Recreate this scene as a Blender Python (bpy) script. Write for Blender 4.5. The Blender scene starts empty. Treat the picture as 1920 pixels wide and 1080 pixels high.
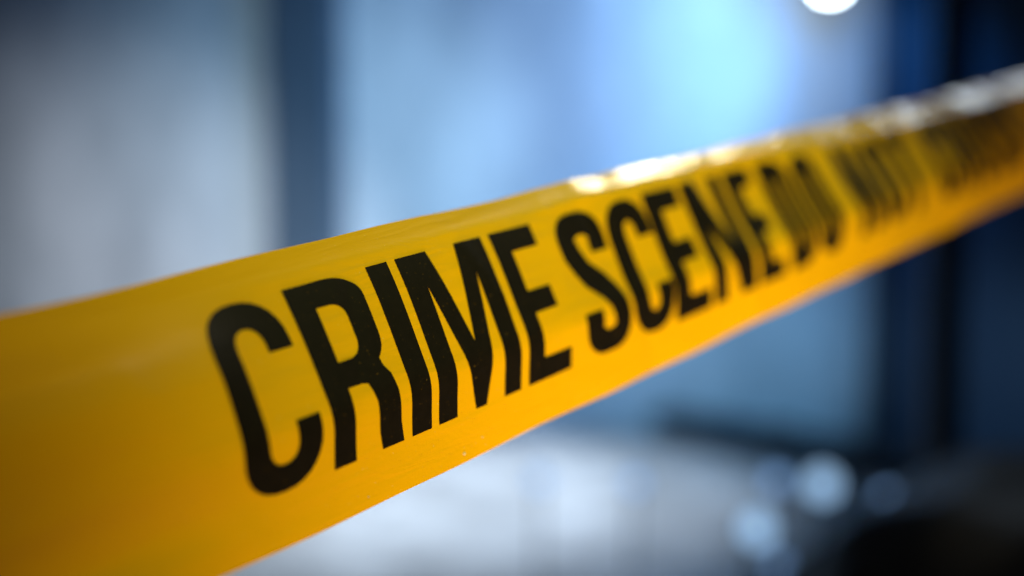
import bpy, bmesh, math, random
import numpy as np
from mathutils import Vector, Matrix
random.seed(7)
R = math.radians
sc = bpy.context.scene
COL = sc.collection

# ------------------------------------------------------------------ camera
CAM_H, PITCH = 1.15, R(-5.0)
cam_d = bpy.data.cameras.new('camera'); cam = bpy.data.objects.new('camera', cam_d); COL.objects.link(cam)
cam.location = (0, 0, CAM_H); cam.rotation_euler = (R(90) + PITCH, 0, 0)
cam_d.lens = 50; cam_d.sensor_width = 36; cam_d.clip_start = 0.02; cam_d.clip_end = 200
cam_d.dof.use_dof = True; cam_d.dof.focus_distance = 0.385; cam_d.dof.aperture_fstop = 3.5
sc.camera = cam
F = 1920 * 50 / 36.0
_M = Matrix.Translation((0, 0, CAM_H)) @ Matrix.Rotation(R(90) + PITCH, 4, 'X')

def px(x, y, depth):
    """world point seen at photo pixel (x, y) at the given distance in front of the lens"""
    return _M @ Vector(((x - 960) / F * depth, (540 - y) / F * depth, -depth))

def ray_hit(x, y, p0, n):
    o = Vector((0, 0, CAM_H)); d = px(x, y, 1.0) - o
    return o + d * ((p0 - o).dot(n) / d.dot(n))

# ------------------------------------------------------------------ world, view
w = bpy.data.worlds.new('World'); sc.world = w; w.use_nodes = True
bg = w.node_tree.nodes['Background']; bg.inputs[0].default_value = (0.10, 0.16, 0.28, 1); bg.inputs[1].default_value = 0.06
sc.view_settings.view_transform = 'Standard'; sc.view_settings.look = 'None'
sc.view_settings.exposure = 0; sc.view_settings.gamma = 1
sc.cycles.use_denoising = True
sc.cycles.sample_clamp_indirect = 4

# the wall plane: runs from far left to near right
WALL_A = Vector((-5.0, 8.6, 0)); WALL_B = Vector((5.0, 3.9, 0))
WALL_D = (WALL_B - WALL_A).normalized(); WALL_N = Vector((WALL_D.y, -WALL_D.x, 0))
if WALL_N.y > 0: WALL_N = -WALL_N
def on_wall(x, y, off=0.0):
    return ray_hit(x, y, WALL_A + WALL_N * off, WALL_N)
def on_ground(x, y, h=0.0):
    return ray_hit(x, y, Vector((0, 0, h)), Vector((0, 0, 1)))

def look(o, target):
    o.rotation_euler = (Vector(target) - o.location).to_track_quat('-Z', 'Y').to_euler()
def area(name, loc, target, size, power, col, size_y=None, spread=180):
    d = bpy.data.lights.new(name, 'AREA'); d.energy = power; d.color = col; d.size = size
    if size_y: d.shape = 'RECTANGLE'; d.size_y = size_y
    d.spread = R(spread)
    o = bpy.data.objects.new(name, d); COL.objects.link(o); o.location = loc; look(o, target); return o
def spot(name, loc, target, power, col, angle, blend, radius=0.05):
    d = bpy.data.lights.new(name, 'SPOT'); d.energy = power; d.color = col
    d.spot_size = R(angle); d.spot_blend = blend; d.shadow_soft_size = radius
    o = bpy.data.objects.new(name, d); COL.objects.link(o); o.location = loc; look(o, target); return o

# --- lights on the background
def C(x, y, z):
    """a point given in metres right / up / towards the lens, measured from the lens"""
    return _M @ Vector((x, y, z))
lamp_pos = on_wall(1556, -38, 0.60)
beam = lamp_pos - WALL_D * 0.12 + Vector((0, 0, -.02))
spot('flood_beam', beam + WALL_N * .55, on_wall(1000, 170, 0.0), 185, (0.06, 0.36, 1.0), 92, 0.8, 0.12)
spot('flood_core', beam + WALL_N * .95 - WALL_D * .25, on_wall(1240, 60, 0.0), 100, (0.62, 0.74, 0.80), 80, 1.0, 0.12)
spot('flood_spill', lamp_pos + WALL_D * .10 + WALL_N * .3, on_wall(1600, 240, 0.0), 26, (0.01, 0.30, 1.0), 86, 1.0, 0.05)
spot('fill_left', on_wall(420, 900, 3.0) + Vector((0, 0, 0.3)), on_wall(240, 700), 600, (0.80, 0.89, 1.0), 53, 1.0, 0.1)  # added spot without a fitting, brightens the left wall
spot('fill_centre', on_wall(900, 700, 2.6), on_wall(640, 270), 440, (0.40, 0.68, 0.92), 38, 1.0, 0.1)  # added fill, spreads blue-white light over the middle of the wall
spot('fill_ground', on_ground(860, 900) + Vector((0.1, 0.1, 2.6)), on_ground(770, 920), 600, (0.70, 0.83, 0.98), 61, 1.0, 0.1)  # added fill from above, makes the pale pool on the paving
spot('fill_right', on_wall(1330, 760, 2.2), on_wall(1290, 640), 150, (0.22, 0.57, 1.0), 46, 1.0, 0.1)  # added fill, lifts the blue on the wall under the tape
spot('fill_corner', on_wall(1850, 760, 1.3), on_wall(1870, 730), 16, (0.30, 0.60, 1.0), 60, 1.0, 0.1)  # added weak fill for the patch low in the right corner

# --- lights on the tape
def tape_light(kind, name, pos, aim, size, power, col, angle=60, blend=1.0):
    if kind == 'spot': return spot(name, C(*pos), C(*aim), power, col, angle, blend, size)
    return area(name, C(*pos), C(*aim), size, power, col)
tape_light('spot', 'key_cool', (.42, .62, .05), (.07, .02, -.52), .06, 30, (0.80, 1.0, 0.4), 44)
tape_light('spot', 'low_warm', (.42, -.95, .02), (.21, .0, -.72), .08, 100, (1.0, 0.72, 0.45), 50)
tape_light('spot', 'low_warm_near', (.34, -.98, -.02), (.03, -.045, -.46), .08, 46, (1.0, 0.68, 0.34), 28)
tape_light('spot', 'high_warm_near', (.30, .75, .10), (-.08, .01, -.34), .06, 8, (1.0, 0.72, 0.3), 24)
tape_light('area', 'rim_near', (.50, .80, -1.40), (.06, .047, -.54), .13, 2.3, (1.0, 0.86, 0.58))
tape_light('area', 'rim_far', (1.03, .90, -2.35), (.22, .1, -.78), .36, 2.0, (0.72, 0.86, 1.0))

# ------------------------------------------------------------------ materials
def new_mat(name):
    m = bpy.data.materials.new(name); m.use_nodes = True
    return m, m.node_tree.nodes, m.node_tree.links, m.node_tree.nodes['Principled BSDF']
def simple(name, col, rough=0.5, metal=0.0, emit=None, es=0.0, bump=0.0, scale=20):
    m, N, L, b = new_mat(name)
    tc = N.new('ShaderNodeTexCoord'); nz = N.new('ShaderNodeTexNoise'); nz.inputs['Scale'].default_value = scale; nz.inputs['Detail'].default_value = 6
    L.new(tc.outputs['Object'], nz.inputs['Vector'])
    rp = N.new('ShaderNodeValToRGB'); rp.color_ramp.elements[0].position = .3; rp.color_ramp.elements[1].position = .7
    rp.color_ramp.elements[0].color = (*[c * .8 for c in col], 1); rp.color_ramp.elements[1].color = (*[min(1, c * 1.15) for c in col], 1)
    L.new(nz.outputs[0], rp.inputs[0]); L.new(rp.outputs[0], b.inputs['Base Color'])
    b.inputs['Roughness'].default_value = rough; b.inputs['Metallic'].default_value = metal
    if emit: b.inputs['Emission Color'].default_value = (*emit, 1); b.inputs['Emission Strength'].default_value = es
    if bump:
        bp = N.new('ShaderNodeBump'); bp.inputs['Strength'].default_value = bump; bp.inputs['Distance'].default_value = .01
        L.new(nz.outputs[0], bp.inputs['Height']); L.new(bp.outputs[0], b.inputs['Normal'])
    return m

def mat_concrete(name, c0, c1, scale, rough, mscale=(1, 1, 1)):
    m, N, L, b = new_mat(name)
    tc = N.new('ShaderNodeTexCoord'); mp = N.new('ShaderNodeMapping'); mp.inputs['Scale'].default_value = mscale
    L.new(tc.outputs['Object'], mp.inputs[0])
    n1 = N.new('ShaderNodeTexNoise'); n1.inputs['Scale'].default_value = scale; n1.inputs['Detail'].default_value = 7; n1.inputs['Roughness'].default_value = .6
    n2 = N.new('ShaderNodeTexNoise'); n2.inputs['Scale'].default_value = scale * 25; n2.inputs['Detail'].default_value = 8
    L.new(mp.outputs[0], n1.inputs['Vector']); L.new(tc.outputs['Object'], n2.inputs['Vector'])
    mx = N.new('ShaderNodeMath'); mx.operation = 'MULTIPLY_ADD'; mx.inputs[1].default_value = .75
    mu = N.new('ShaderNodeMath'); mu.operation = 'MULTIPLY'; mu.inputs[1].default_value = .25
    L.new(n1.outputs[0], mx.inputs[0]); L.new(n2.outputs[0], mu.inputs[0]); L.new(mu.outputs[0], mx.inputs[2])
    rp = N.new('ShaderNodeValToRGB'); rp.color_ramp.elements[0].position = .36; rp.color_ramp.elements[1].position = .64
    rp.color_ramp.elements[0].color = (*c0, 1); rp.color_ramp.elements[1].color = (*c1, 1)
    L.new(mx.outputs[0], rp.inputs[0]); L.new(rp.outputs[0], b.inputs['Base Color'])
    b.inputs['Roughness'].default_value = rough
    bp = N.new('ShaderNodeBump'); bp.inputs['Strength'].default_value = .4; bp.inputs['Distance'].default_value = .01
    L.new(mx.outputs[0], bp.inputs['Height']); L.new(bp.outputs[0], b.inputs['Normal'])
    return m

def mat_film():
    m, N, L, b = new_mat('yellow_polyethylene')
    b.inputs['Base Color'].default_value = (0.86, 0.44, 0.0, 1); b.inputs['Specular IOR Level'].default_value = .14
    b.inputs['Roughness'].default_value = 0.42; b.inputs['IOR'].default_value = 1.5
    b.inputs['Coat Weight'].default_value = 0.75; b.inputs['Coat Roughness'].default_value = 0.07
    tc = N.new('ShaderNodeTexCoord'); nz = N.new('ShaderNodeTexNoise'); nz.inputs['Scale'].default_value = 700; nz.inputs['Detail'].default_value = 4
    mp = N.new('ShaderNodeMapping'); L.new(tc.outputs['UV'], mp.inputs[0]); L.new(mp.outputs[0], nz.inputs['Vector'])
    bp = N.new('ShaderNodeBump'); bp.inputs['Strength'].default_value = .25; bp.inputs['Distance'].default_value = .0003
    L.new(nz.outputs[0], bp.inputs['Height']); L.new(bp.outputs[0], b.inputs['Normal'])
    m2 = N.new('ShaderNodeMapping'); m2.inputs['Scale'].default_value = (1, 7, 1); L.new(tc.outputs['UV'], m2.inputs[0])
    st = N.new('ShaderNodeTexNoise'); st.inputs['Scale'].default_value = 28; st.inputs['Detail'].default_value = 5; st.inputs['Distortion'].default_value = .6
    L.new(m2.outputs[0], st.inputs['Vector'])
    b2 = N.new('ShaderNodeBump'); b2.inputs['Strength'].default_value = .35; b2.inputs['Distance'].default_value = .0020
    L.new(st.outputs[0], b2.inputs['Height']); L.new(bp.outputs[0], b2.inputs['Normal']); L.new(b2.outputs[0], b.inputs['Normal']); L.new(b2.outputs[0], b.inputs['Coat Normal'])
    du = N.new('ShaderNodeTexNoise'); du.inputs['Scale'].default_value = 1300; du.inputs['Detail'].default_value = 1; L.new(tc.outputs['UV'], du.inputs['Vector'])
    dr = N.new('ShaderNodeValToRGB'); dr.color_ramp.elements[0].position = .74; dr.color_ramp.elements[1].position = .80
    dr.color_ramp.elements[0].color = (.86, .44, 0, 1); dr.color_ramp.elements[1].color = (.92, .66, .25, 1)
    L.new(du.outputs[0], dr.inputs[0]); L.new(dr.outputs[0], b.inputs['Base Color'])
    tr = N.new('ShaderNodeBsdfTranslucent'); tr.inputs[0].default_value = (1.0, 0.52, 0.01, 1)
    ms = N.new('ShaderNodeMixShader'); ms.inputs[0].default_value = .22
    out = N['Material Output']
    L.new(b.outputs[0], ms.inputs[1]); L.new(tr.outputs[0], ms.inputs[2]); L.new(ms.outputs[0], out.inputs[0])
    return m

M_film = mat_film()
def pinholes(m):
    N, L = m.node_tree.nodes, m.node_tree.links; b = N['Principled BSDF']
    src = b.inputs['Base Color'].links[0].from_socket
    tc = N.new('ShaderNodeTexCoord'); nz = N.new('ShaderNodeTexNoise'); nz.inputs['Scale'].default_value = 1500; nz.inputs['Detail'].default_value = 2
    L.new(tc.outputs['Object'], nz.inputs['Vector'])
    rp = N.new('ShaderNodeValToRGB'); rp.color_ramp.elements[0].position = .70; rp.color_ramp.elements[1].position = .78
    L.new(nz.outputs[0], rp.inputs[0])
    mx = N.new('ShaderNodeMixRGB'); mx.inputs[2].default_value = (.16, .085, .01, 1)
    L.new(rp.outputs[0], mx.inputs[0]); L.new(src, mx.inputs[1]); L.new(mx.outputs[0], b.inputs['Base Color'])
M_ink = simple('black_print_ink', (0.006, 0.0042, 0.003), .5, scale=400)
M_ink.node_tree.nodes['Principled BSDF'].inputs['Specular IOR Level'].default_value = .15; pinholes(M_ink)
M_dust = simple('pale_dust', (.62, .52, .32), .8)
M_shade_panel = simple('navy_shade_paint', (.026, .055, .10), .6, bump=.1)  # dark colour stands in for the unlit wall beside the lamp
M_wall = mat_concrete('painted_render', (.30, .31, .32), (.68, .68, .68), 1.7, .85, (1, 1, .40))
M_ground = mat_concrete('worn_paving', (.20, .19, .18), (.68, .68, .68), 3.0, .45)
M_column = simple('blue_grey_paint', (.06, .082, .108), .55)
M_dark = simple('dark_metal', (.02, .021, .024), .5, bump=.1)
M_pipe = simple('charcoal_pipe', (.018, .026, .036), .6)
M_sack = simple('black_plastic', (.006, .006, .007), .55, bump=.3, scale=6)
M_house = simple('grey_cast_metal', (.05, .055, .06), .4, .6)
M_lens_white = simple('flood_lens', (.9, .95, 1), .3, emit=(.80, .93, 1.0), es=30)
M_lens_dim = simple('pale_blue_lens', (.5, .6, .7), .3, emit=(.20, .33, .50), es=2.3)
M_lens_dim2 = simple('faint_blue_lens', (.3, .4, .5), .3, emit=(.09, .17, .32), es=3.2)

# ------------------------------------------------------------------ helpers
def link(name, me, mat=None, parent=None, smooth=False):
    o = bpy.data.objects.new(name, me); COL.objects.link(o)
    if mat: me.materials.append(mat)
    if parent: o.parent = parent
    if smooth:
        for p in me.polygons: p.use_smooth = True
    return o
def bm_obj(name, bm, mat, parent=None, smooth=False):
    me = bpy.data.meshes.new(name); bm.to_mesh(me); bm.free()
    return link(name, me, mat, parent, smooth)
def tag(o, label=None, cat=None, group=None, kind=None):
    if label: o['label'] = label
    if cat: o['category'] = cat
    if group: o['group'] = group
    if kind: o['kind'] = kind
    return o
def empty(name, loc, label, cat, group=None):
    o = bpy.data.objects.new(name, None); COL.objects.link(o); o.location = loc; o.empty_display_size = .05
    return tag(o, label, cat, group)
def add_box(bm, c, s, mat=None, bevel=0.0):
    r = bmesh.ops.create_cube(bm, size=1, matrix=Matrix.Translation(c) @ (mat or Matrix()) @ Matrix.Diagonal((*s, 1)))
    if bevel:
        ed = list({e for v in r['verts'] for e in v.link_edges})
        bmesh.ops.bevel(bm, geom=ed, offset=bevel, segments=3, affect='EDGES', profile=.6)
def add_cyl(bm, p0, p1, r0, r1=None, seg=32):
    p0, p1 = Vector(p0), Vector(p1); d = p1 - p0
    q = d.to_track_quat('Z', 'Y').to_matrix().to_4x4()
    bmesh.ops.create_cone(bm, cap_ends=True, segments=seg, radius1=r0, radius2=r0 if r1 is None else r1, depth=d.length,
                          matrix=Matrix.Translation((p0 + p1) / 2) @ q)

# ------------------------------------------------------------------ setting
bm = bmesh.new()
bmesh.ops.create_grid(bm, x_segments=2, y_segments=2, size=30, matrix=Matrix.Translation((0, 12, 0)))
tag(bm_obj('ground', bm, M_ground), kind='structure')

WANG = math.atan2(WALL_D.y, WALL_D.x); WROT = Matrix.Rotation(WANG, 4, 'Z')
bm = bmesh.new()
mid = (WALL_A + WALL_B) / 2
add_box(bm, mid - WALL_N * .15 + Vector((0, 0, 2.5)) , (16, .3, 5.0), WROT)
tag(bm_obj('wall', bm, M_wall), 'pale blurred rendered wall behind the yellow tape, lit blue on its right half', 'wall', kind='thing')

# blue-grey steel column standing on the wall, with pale flange strip
cx = on_wall(588, 500); root = empty('column', (cx.x, cx.y, 0), 'dark blue blurred vertical column against the pale wall left of centre', 'column')
wpp = (on_wall(646, 300) - on_wall(518, 300)).length
bm = bmesh.new(); add_box(bm, WALL_N * .05 + Vector((0, 0, 2.4)), (wpp, .10, 4.8), WROT, .012)
bm_obj('shaft', bm, M_column, root)
bm = bmesh.new(); add_box(bm, WALL_N * .06 + Vector((0, 0, .05)), (wpp + .08, .16, .10), WROT, .01)
bm_obj('base_plate', bm, M_dark, root)

# framed navy panel added on the wall, standing in for the shade at the right
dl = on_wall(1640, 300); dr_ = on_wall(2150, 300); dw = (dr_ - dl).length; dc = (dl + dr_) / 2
root = empty('shade_panel', (dc.x, dc.y, 0), 'dark navy blurred panel standing in for shade on the wall at the right edge, behind the black post', 'shade_panel')
bm = bmesh.new(); add_box(bm, WALL_N * .03 + Vector((0, 0, 1.45)), (dw - .12, .05, 2.9), WROT, .006); bm_obj('panel', bm, M_shade_panel, root)
bm = bmesh.new()
for sx in (-1, 1): add_box(bm, WALL_N * .045 + WALL_D * sx * (dw / 2 - .03) + Vector((0, 0, 1.48)), (.06, .09, 2.96), WROT, .008)
add_box(bm, WALL_N * .045 + Vector((0, 0, 2.99)), (dw, .09, .06), WROT, .008)
bm_obj('frame', bm, M_dark, root)

# ------------------------------------------------------------------ warning tape (fitted film surface)
TW = .075
TH1, TH2, T1, T2 = 0.55443, 0.5416, 0.10291, 0.63144
Q = (0.38049, 1829.18884, 599.04169, 0.50613, 2.06949, -0.00243, -200.0, -121.49772)
def smooth(u):
    u = np.clip(u, 0, 1); return u * u * (3 - 2 * u)
_ts = np.linspace(-.3, 1.3, 801)
def _profile(k):
    """cross-section of the film: rolled back along its top, folded away along its bottom (k: near 0, far 1)"""
    th1, t1 = TH1 - .16 * k, T1 + .06 * k
    a = -th1 * (1 - smooth((_ts - t1 + .025) / .05)) + TH2 * smooth((_ts - T2 + .08) / .15)
    u = np.concatenate([[0], np.cumsum(np.cos((a[1:] + a[:-1]) / 2) * np.diff(_ts))]) * TW
    v = np.concatenate([[0], np.cumsum(-np.sin((a[1:] + a[:-1]) / 2) * np.diff(_ts))]) * TW
    return u - np.interp(.5, _ts, u), v - np.interp(.5, _ts, v)
_P0, _P1 = _profile(0.0), _profile(1.0)
S_K = [-.5, -.18, -.12, -.07, .02, .07, .11, .16, .24, .36, .60, .80, 1.3]
TOP_K = [-8, -8, 3, 7, 0, 0, 1, 0, -5, -6.5, 1.5, 8, 8]     # how far the top edge wanders, in photo pixels
CREASES = [(-.085, .05, .00035, .004), (-.02, -.03, -.00022, .003), (.052, .035, .00025, .0025), (.083, -.02, .00025, .002),
           (.12, .03, -.0003, .003), (.20, .04, .0004, .004), (.31, -.05, .0006, .005), (.44, .05, -.0006, .006)]
def tape_pt(s, t):
    z0, vx, vy, wx, tw, sag, pxx, pyy = Q
    D = np.array([vx, vy, -F]); D /= np.linalg.norm(D)
    wd = np.array([wx + tw * s * .1, -1, 0.]); wd -= D * (wd @ D); wd /= np.linalg.norm(wd)
    n = np.cross(wd, D)
    if n[2] < 0: n = -n
    P = np.array([pxx / F * z0, pyy / F * z0, -z0]) + D * s + np.array([0, -1., 0]) * sag * s * s
    k = smooth((s - .24) / .16)
    c = P + wd * ((1 - k) * np.interp(t, _ts, _P0[0]) + k * np.interp(t, _ts, _P1[0])) + n * ((1 - k) * np.interp(t, _ts, _P0[1]) + k * np.interp(t, _ts, _P1[1]))
    # the film is never perfectly flat: long soft waves, a shallow crease or two
    wv = .0006 * math.sin(s * 21 + t * 2.0) + .00035 * math.sin(s * 47 - t * 5 + 1.3) + .0009 * math.sin(s * 9.0 + t * 6.5)
    wv += .0105 * smooth((-s - .04) / .09) * (smooth((t - .08) / .22) - smooth((t - .34) / .38) + .75 * smooth((t - .76) / .24))
    # puckers along the stretched top edge
    e = smooth((.16 - t) / .16)
    wv += e * (.0004 * math.sin(s * 130) + .0004 * math.sin(s * 61 + 1) + .0002 * math.sin(s * 211 + 2)) * smooth((s - .02) / .1)
    wv += .00045 * (math.sin(s * 88 + 2.2) * math.sin(s * 31 + .5)) * smooth((t - .86) / .14)
    for s0, k0, a0, w0 in CREASES:
        wv += a0 * math.exp(-(((s - s0) - k0 * (t - .5)) / w0) ** 2)
    c = c + n * wv
    c = c + wd * (.00035 * math.sin(s * 64 + .8) * math.sin(s * 23) * (smooth((t - .9) / .1) - smooth((.1 - t) / .1)))
    return c
def tape_world(s, t, off=0.0):
    p = tape_pt(s, t)
    if off:
        a = tape_pt(s + 1e-3, t) - p; b = tape_pt(s, t + 2e-3) - p
        n = np.cross(a, b); n /= np.linalg.norm(n)
        if n @ p > 0: n = -n
        p = p + n * off
    return _M @ Vector(p)

S0, S1, NS, NT = -.42, 1.75, 620, 90
me = bpy.data.meshes.new('warning_tape')
ss = np.linspace(S0, S1, NS + 1); tt = np.linspace(0, 1, NT + 1)
verts = [tape_world(s, t) for s in ss for t in tt]
faces = [(i * (NT + 1) + j, (i + 1) * (NT + 1) + j, (i + 1) * (NT + 1) + j + 1, i * (NT + 1) + j + 1) for i in range(NS) for j in range(NT)]
me.from_pydata([v[:] for v in verts], [], faces)
uv = me.uv_layers.new(name='UVMap')
for lp in me.loops:
    i, j = divmod(lp.vertex_index, NT + 1); uv.data[lp.index].uv = (ss[i], tt[j] * TW)
tape = link('warning_tape', me, M_film, smooth=True)
tag(tape, 'glossy yellow plastic barrier tape with black printed words stretched diagonally across the view', 'barrier tape')

# ---- lettering: outlines in millimetres, x along the tape, y down
H = 47.9; YT = 12.45; ST = 8.6; SH = 7.0
def arc(cx_, cy_, rx, ry, a0, a1, n=14, p=2.25):
    out = []
    for i in range(n + 1):
        a = R(a0 + (a1 - a0) * i / n); c, s = math.cos(a), math.sin(a)
        out.append((cx_ + rx * math.copysign(abs(c) ** (2 / p), c), cy_ + ry * math.copysign(abs(s) ** (2 / p), s)))
    return out
def g_C(w):
    ro = .26 * H; x0, x1 = 0, w
    o = [(x1, .295 * H)] + arc(w / 2, ro, w / 2, ro, 0, -180) + arc(w / 2, H - ro, w / 2, ro, 180, 0) + [(x1, .66 * H)]
    wi = w / 2 - ST; ri = ro - SH
    i_ = [(x1 - ST, .66 * H)] + arc(w / 2, H - ro, wi, ri, 0, 180) + arc(w / 2, ro, wi, ri, 180, 360) + [(x1 - ST, .295 * H)]
    return [o + i_]
def g_O(w):
    ro = .235 * H; wi = w / 2 - ST; ri = ro - SH
    return [arc(w / 2, ro, w / 2, ro, 0, -180) + arc(w / 2, H - ro, w / 2, ro, 180, 0),
            arc(w / 2, ro, wi, ri, 0, -180) + arc(w / 2, H - ro, wi, ri, 180, 0)]
def g_D(w):
    r = .22 * H; rx = w * .55; ri = r - SH
    return [[(0, 0)] + arc(w - rx, r, rx, r, -90, 0) + arc(w - rx, H - r, rx, r, 0, 90) + [(0, H)],
            [(ST, SH)] + arc(w - rx, r, rx - ST, ri, -90, 0) + arc(w - rx, H - r, rx - ST, ri, 0, 90) + [(ST, H - SH)]]
def g_R(w):
    a = w * .96; r = .15 * H
    o = [(0, 0)] + arc(a - .48 * w, r, .48 * w, r, -90, 0) + [(a, .34 * H)] + arc(a - .30 * w, .36 * H, .30 * w, .165 * H, 0, 55, 8)
    o += [(.86 * w, .545 * H), (.925 * w, .60 * H), (.955 * w, .70 * H), (.965 * w, .88 * H), (w, H), (w - ST * 1.05, H), (w - ST * 1.16, .9 * H),
          (w - ST * 1.2, .72 * H), (w - ST * 1.3, .65 * H), (.58 * w, .61 * H), (.5 * w, .60 * H), (ST, .60 * H), (ST, H), (0, H)]
    h = [(ST, .145 * H)] + arc(.46 * w, .145 * H + .09 * H, a - ST - .46 * w, .09 * H, -90, 0) + arc(.46 * w, .36 * H, a - ST - .46 * w, .095 * H, 0, 90) + [(ST, .455 * H)]
    return [o, h]
def g_I(w): return [[(0, 0), (w, 0), (w, H), (0, H)]]
def g_M(w):
    k = .335 * w
    return [[(0, 0), (k, 0), (w / 2, .60 * H), (w - k, 0), (w, 0), (w, H), (w - ST, H), (w - ST, .2 * H), (.565 * w, H), (.435 * w, H), (ST, .2 * H), (ST, H), (0, H)]]
def g_N(w):
    k = ST * 1.15
    return [[(0, 0), (k, 0), (w - ST * .92, .60 * H), (w - ST * .92, 0), (w, 0), (w, H), (w - k, H), (ST * .92, .40 * H), (ST * .92, H), (0, H)]]
def g_E(w):
    return [[(0, 0), (w * .98, 0), (w * .98, SH), (ST, SH), (ST, .415 * H), (w * .90, .415 * H), (w * .90, .415 * H + SH), (ST, .415 * H + SH), (ST, H - SH), (w, H - SH), (w, H), (0, H)]]
def g_T(w):
    return [[(0, 0), (w, 0), (w, SH), (w / 2 + ST / 2, SH), (w / 2 + ST / 2, H), (w / 2 - ST / 2, H), (w / 2 - ST / 2, SH), (0, SH)]]
def g_S(w):
    hx = ST / 2; hy = SH / 2
    ctr = [(w - hx, .30 * H)] + [(p[0], p[1]) for p in arc(w / 2, .19 * H, w / 2 - hx, .19 * H - hy, 0, -180, 16)]
    ctr += [(hx + .01 * w, .27 * H), (hx + .08 * w, .35 * H), (w * .36, .435 * H), (w * .60, .54 * H), (w - hx - .08 * w, .635 * H), (w - hx - .01 * w, .72 * H)]
    ctr += arc(w / 2, .80 * H, w / 2 - hx, .20 * H - hy, 0, 180, 16) + [(hx, .69 * H)]
    # resample and offset
    P = [Vector(c) for c in ctr]
    L_, Rr = [], []
    for i, p in enumerate(P):
        d = (P[min(i + 1, len(P) - 1)] - P[max(i - 1, 0)]).normalized()
        if i in (0, len(P) - 1): d = Vector((0, -1))
        nrm = Vector((-d.y, d.x)); th = abs(nrm.x) * ST / 2 + (1 - abs(nrm.x)) * SH / 2
        th = max(th, (ST / 2) * .92 if .38 * H < p.y < .62 * H else 0)
        L_.append(p + nrm * th); Rr.append(p - nrm * th)
    return [[tuple(v) for v in L_ + Rr[::-1]]]
GL = dict(C=g_C, R=g_R, I=g_I, M=g_M, E=g_E, S=g_S, N=g_N, D=g_D, O=g_O, T=g_T)

def letters(word_letters, name, label=None):
    """one printed word: every outline filled, cut fine and laid onto the film"""
    bm = bmesh.new()
    for ch, x0, x1 in word_letters:
        b2 = bmesh.new(); edges = []
        for loop in GL[ch](x1 - x0):
            pts = []
            for p in loop:
                if not pts or (abs(p[0] - pts[-1][0]) + abs(p[1] - pts[-1][1])) > 1e-3: pts.append(p)
            vs = [b2.verts.new((p[0] + x0, p[1] + YT, 0)) for p in pts]
            edges += [b2.edges.new((vs[i], vs[(i + 1) % len(vs)])) for i in range(len(vs))]
        bmesh.ops.triangle_fill(b2, use_beauty=True, use_dissolve=False, edges=edges, normal=(0, 0, 1))
        y = YT + 1.0
        while y < YT + H:
            bmesh.ops.bisect_plane(b2, geom=b2.verts[:] + b2.edges[:] + b2.faces[:], plane_co=(0, y, 0), plane_no=(0, 1, 0), dist=1e-5); y += 1.2
        x = x0 + 1.5
        while x < x1:
            bmesh.ops.bisect_plane(b2, geom=b2.verts[:] + b2.edges[:] + b2.faces[:], plane_co=(x, 0, 0), plane_no=(1, 0, 0), dist=1e-5); x += 2.5
        for v in b2.verts:
            k = .10 * smooth((v.co.x - 250) / 120)
            v.co = tape_world(v.co.x / 1000, v.co.y / 75 * (1 - k) + .475 * k, .00015)
        tmp = bpy.data.meshes.new('tmp'); b2.to_mesh(tmp); b2.free(); bm.from_mesh(tmp); bpy.data.meshes.remove(tmp)
    o = bm_obj(name, bm, M_ink, tape, True)
    if label: o['label'] = label
    return o
letters([('C', -65.8, -38.4), ('R', -34.4, -6.2), ('I', -2.6, 6.1), ('M', 9.5, 50.1), ('E', 54.2, 78)], 'lettering', 'black word CRIME in sharp focus')
ST = 11.2; SH = 7.6
letters([('S', 88.5, 118), ('C', 120.5, 150), ('E', 150.5, 177.5), ('N', 180.5, 215), ('E', 219, 242)], 'lettering', 'black word SCENE slightly blurred')
ST = 11.5; SH = 8.4
letters([('D', 250, 276), ('O', 280, 306)], 'lettering', 'blurred black word DO')
ST = 12.0
letters([('N', 326, 358), ('O', 363, 393), ('T', 397, 425)], 'lettering', 'blurred black word NOT')
letters([('C', 447, 477), ('R', 482, 513), ('O', 518, 548), ('S', 553, 582), ('S', 586, 615)], 'lettering', 'heavily blurred black word at the far end')

for s_, t_, r_ in [(.0208, .962, .00045), (.0413, .004, .0004), (-.022, .955, .00025), (.030, .93, .00022)]:
    bm = bmesh.new(); bmesh.ops.create_icosphere(bm, subdivisions=2, radius=r_, matrix=Matrix.Translation(tape_world(s_, t_, .0001)))
    for v in bm.verts: v.co += Vector([random.uniform(-.2, .2) * r_ for _ in range(3)])
    o = bm_obj('dust_speck', bm, M_dust, tape, True)

# ------------------------------------------------------------------ flood lamp at the top
def lamp(name, pos, face, r, label, lens_mat, group=None, cat='lamp', stalk=None):
    root = empty(name, pos, label, cat, group)
    f = Vector(face).normalized()
    bm = bmesh.new(); add_cyl(bm, -f * r * 1.1, -f * .002, r * .62, r * 1.12, 40)
    bm_obj('housing', bm, M_house, root, False)
    bm = bmesh.new(); bmesh.ops.create_uvsphere(bm, u_segments=32, v_segments=16, radius=r,
        matrix=f.to_track_quat('Z', 'Y').to_matrix().to_4x4() @ Matrix.Diagonal((1, 1, .35, 1)))
    bm_obj('lens', bm, lens_mat, root, True)
    if stalk:
        bm = bmesh.new(); add_cyl(bm, -f * r * .8, Vector(stalk), r * .22, None, 16); bm_obj('bracket', bm, M_dark, root)
    return root
toc = Vector((0, 0, CAM_H)) - lamp_pos
lamp('flood_lamp', lamp_pos, toc + Vector((-.6, 0, -.6)), .045, 'bright white blurred round lamp at the top edge, right of centre', M_lens_white, stalk=-WALL_N * .50 + Vector((0, 0, .15)))
p = on_wall(1775, -10, .5)
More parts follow.
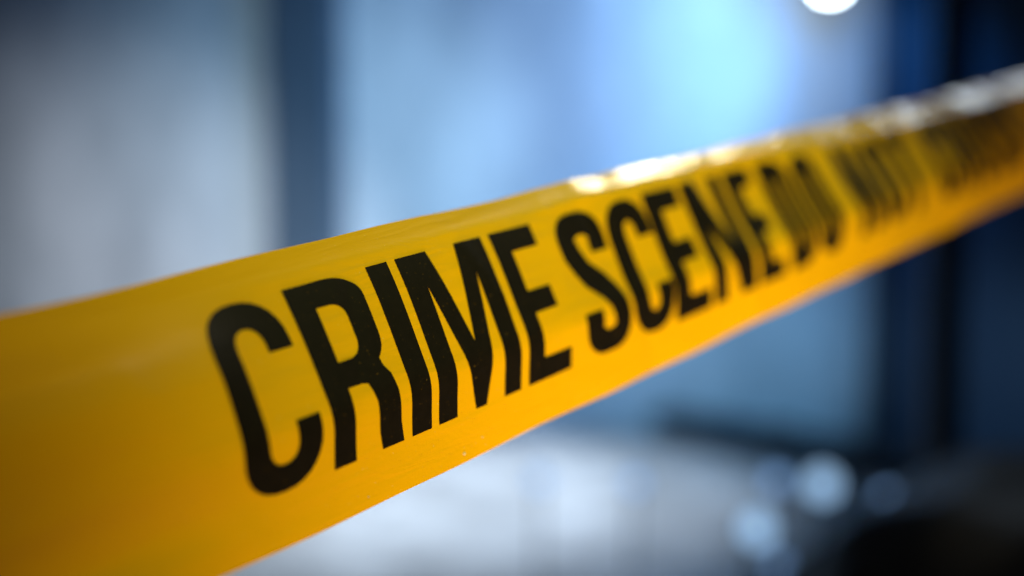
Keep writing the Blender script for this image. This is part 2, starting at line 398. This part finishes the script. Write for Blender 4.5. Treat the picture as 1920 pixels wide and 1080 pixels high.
lamp('flood_lamp', p, Vector((0, 0, CAM_H)) - p, .022, 'faint dark blue round lamp at the top edge by the right corner', M_lens_dim2, stalk=-WALL_N * .45 + Vector((0, 0, .1)))

# ------------------------------------------------------------------ dark pipe on the paving by the wall foot
A = on_ground(1175, 775, .06); B = on_ground(1740, 880, .06)
root = empty('drain_pipe', (A.x, A.y, 0), 'long dark blurred pipe lying on the paving right of centre below the tape', 'pipe')
bm = bmesh.new(); d = (B - A)
off = Vector((0, 0, A.z)); add_cyl(bm, off, off + d, .06, None, 28); bm_obj('pipe_body', bm, M_pipe, root, False)
bm = bmesh.new(); add_cyl(bm, off + d * .52, off + d * .60, .072, None, 28); bm_obj('coupling', bm, M_dark, root)

# ------------------------------------------------------------------ dark post on the right
pp = px(1768, 800, 3.3); root = empty('post', (pp.x, pp.y, 0), 'thin black upright post standing at the right under the tape', 'post')
bm = bmesh.new(); add_cyl(bm, (0, 0, .012), (0, 0, 2.3), .042, None, 24); bm_obj('shaft', bm, M_dark, root)
bm = bmesh.new(); add_cyl(bm, (0, 0, 0), (0, 0, .012), .10, None, 28); bm_obj('base_plate', bm, M_dark, root)

# ------------------------------------------------------------------ black sack low right
c = px(1925, 1160, 2.1)
bm = bmesh.new()
bmesh.ops.create_icosphere(bm, subdivisions=5, radius=1)
from mathutils import noise
for v in bm.verts:
    q = v.co.copy()
    k = 1 + .16 * noise.noise(q * 1.6 + Vector((3, 1, 5))) + .05 * noise.noise(q * 5)
    v.co = Vector((q.x * .46 * k, q.y * .30 * k, max(-.9, q.z) * (.37 + .11 * q.x) * k))
zmin = min(v.co.z for v in bm.verts)
for v in bm.verts: v.co.z -= zmin
sack = bm_obj('sack', bm, M_sack, None, True)
sack.location = (c.x, c.y, 0.0); tag(sack, 'black shapeless plastic sack filling the lower right corner', 'sack')

# ------------------------------------------------------------------ small glowing discs standing in for blurred spots of light; fittings made up
for x, y, dep, r, mt, lab in [(1420, 992, 2.6, .028, M_lens_dim, 'pale blue blurred round light nearest the bottom edge, left of its neighbours'),
                              (1542, 908, 2.8, .029, M_lens_dim, 'largest pale blue blurred round light, middle one of the lower right cluster'),
                              (1668, 940, 2.8, .024, M_lens_dim2, 'faint dull blue blurred round light, rightmost of the lower cluster'),
                              (1455, 900, 3.0, .018, M_lens_dim2, 'faint small blurred light just left of the largest pale blue one'),
                              (1012, 900, 2.7, .016, M_lens_dim2, 'barely visible blurred light on the pale paving under the tape, leftmost of the row'),
                              (1190, 905, 2.8, .016, M_lens_dim2, 'barely visible blurred light on the pale paving between the pipe end and its brighter neighbours'),
                              (1462, 1062, 2.5, .016, M_lens_dim2, 'faint dull blurred light cut by the bottom edge, below the paler ones')]:
    p = px(x, y, dep)
    lamp('bokeh_light', p, Vector((0, 0, CAM_H)) - p, r, lab, mt, 'round blurred spots of light low on the right', 'light', stalk=Vector((0, .08, -p.z)))
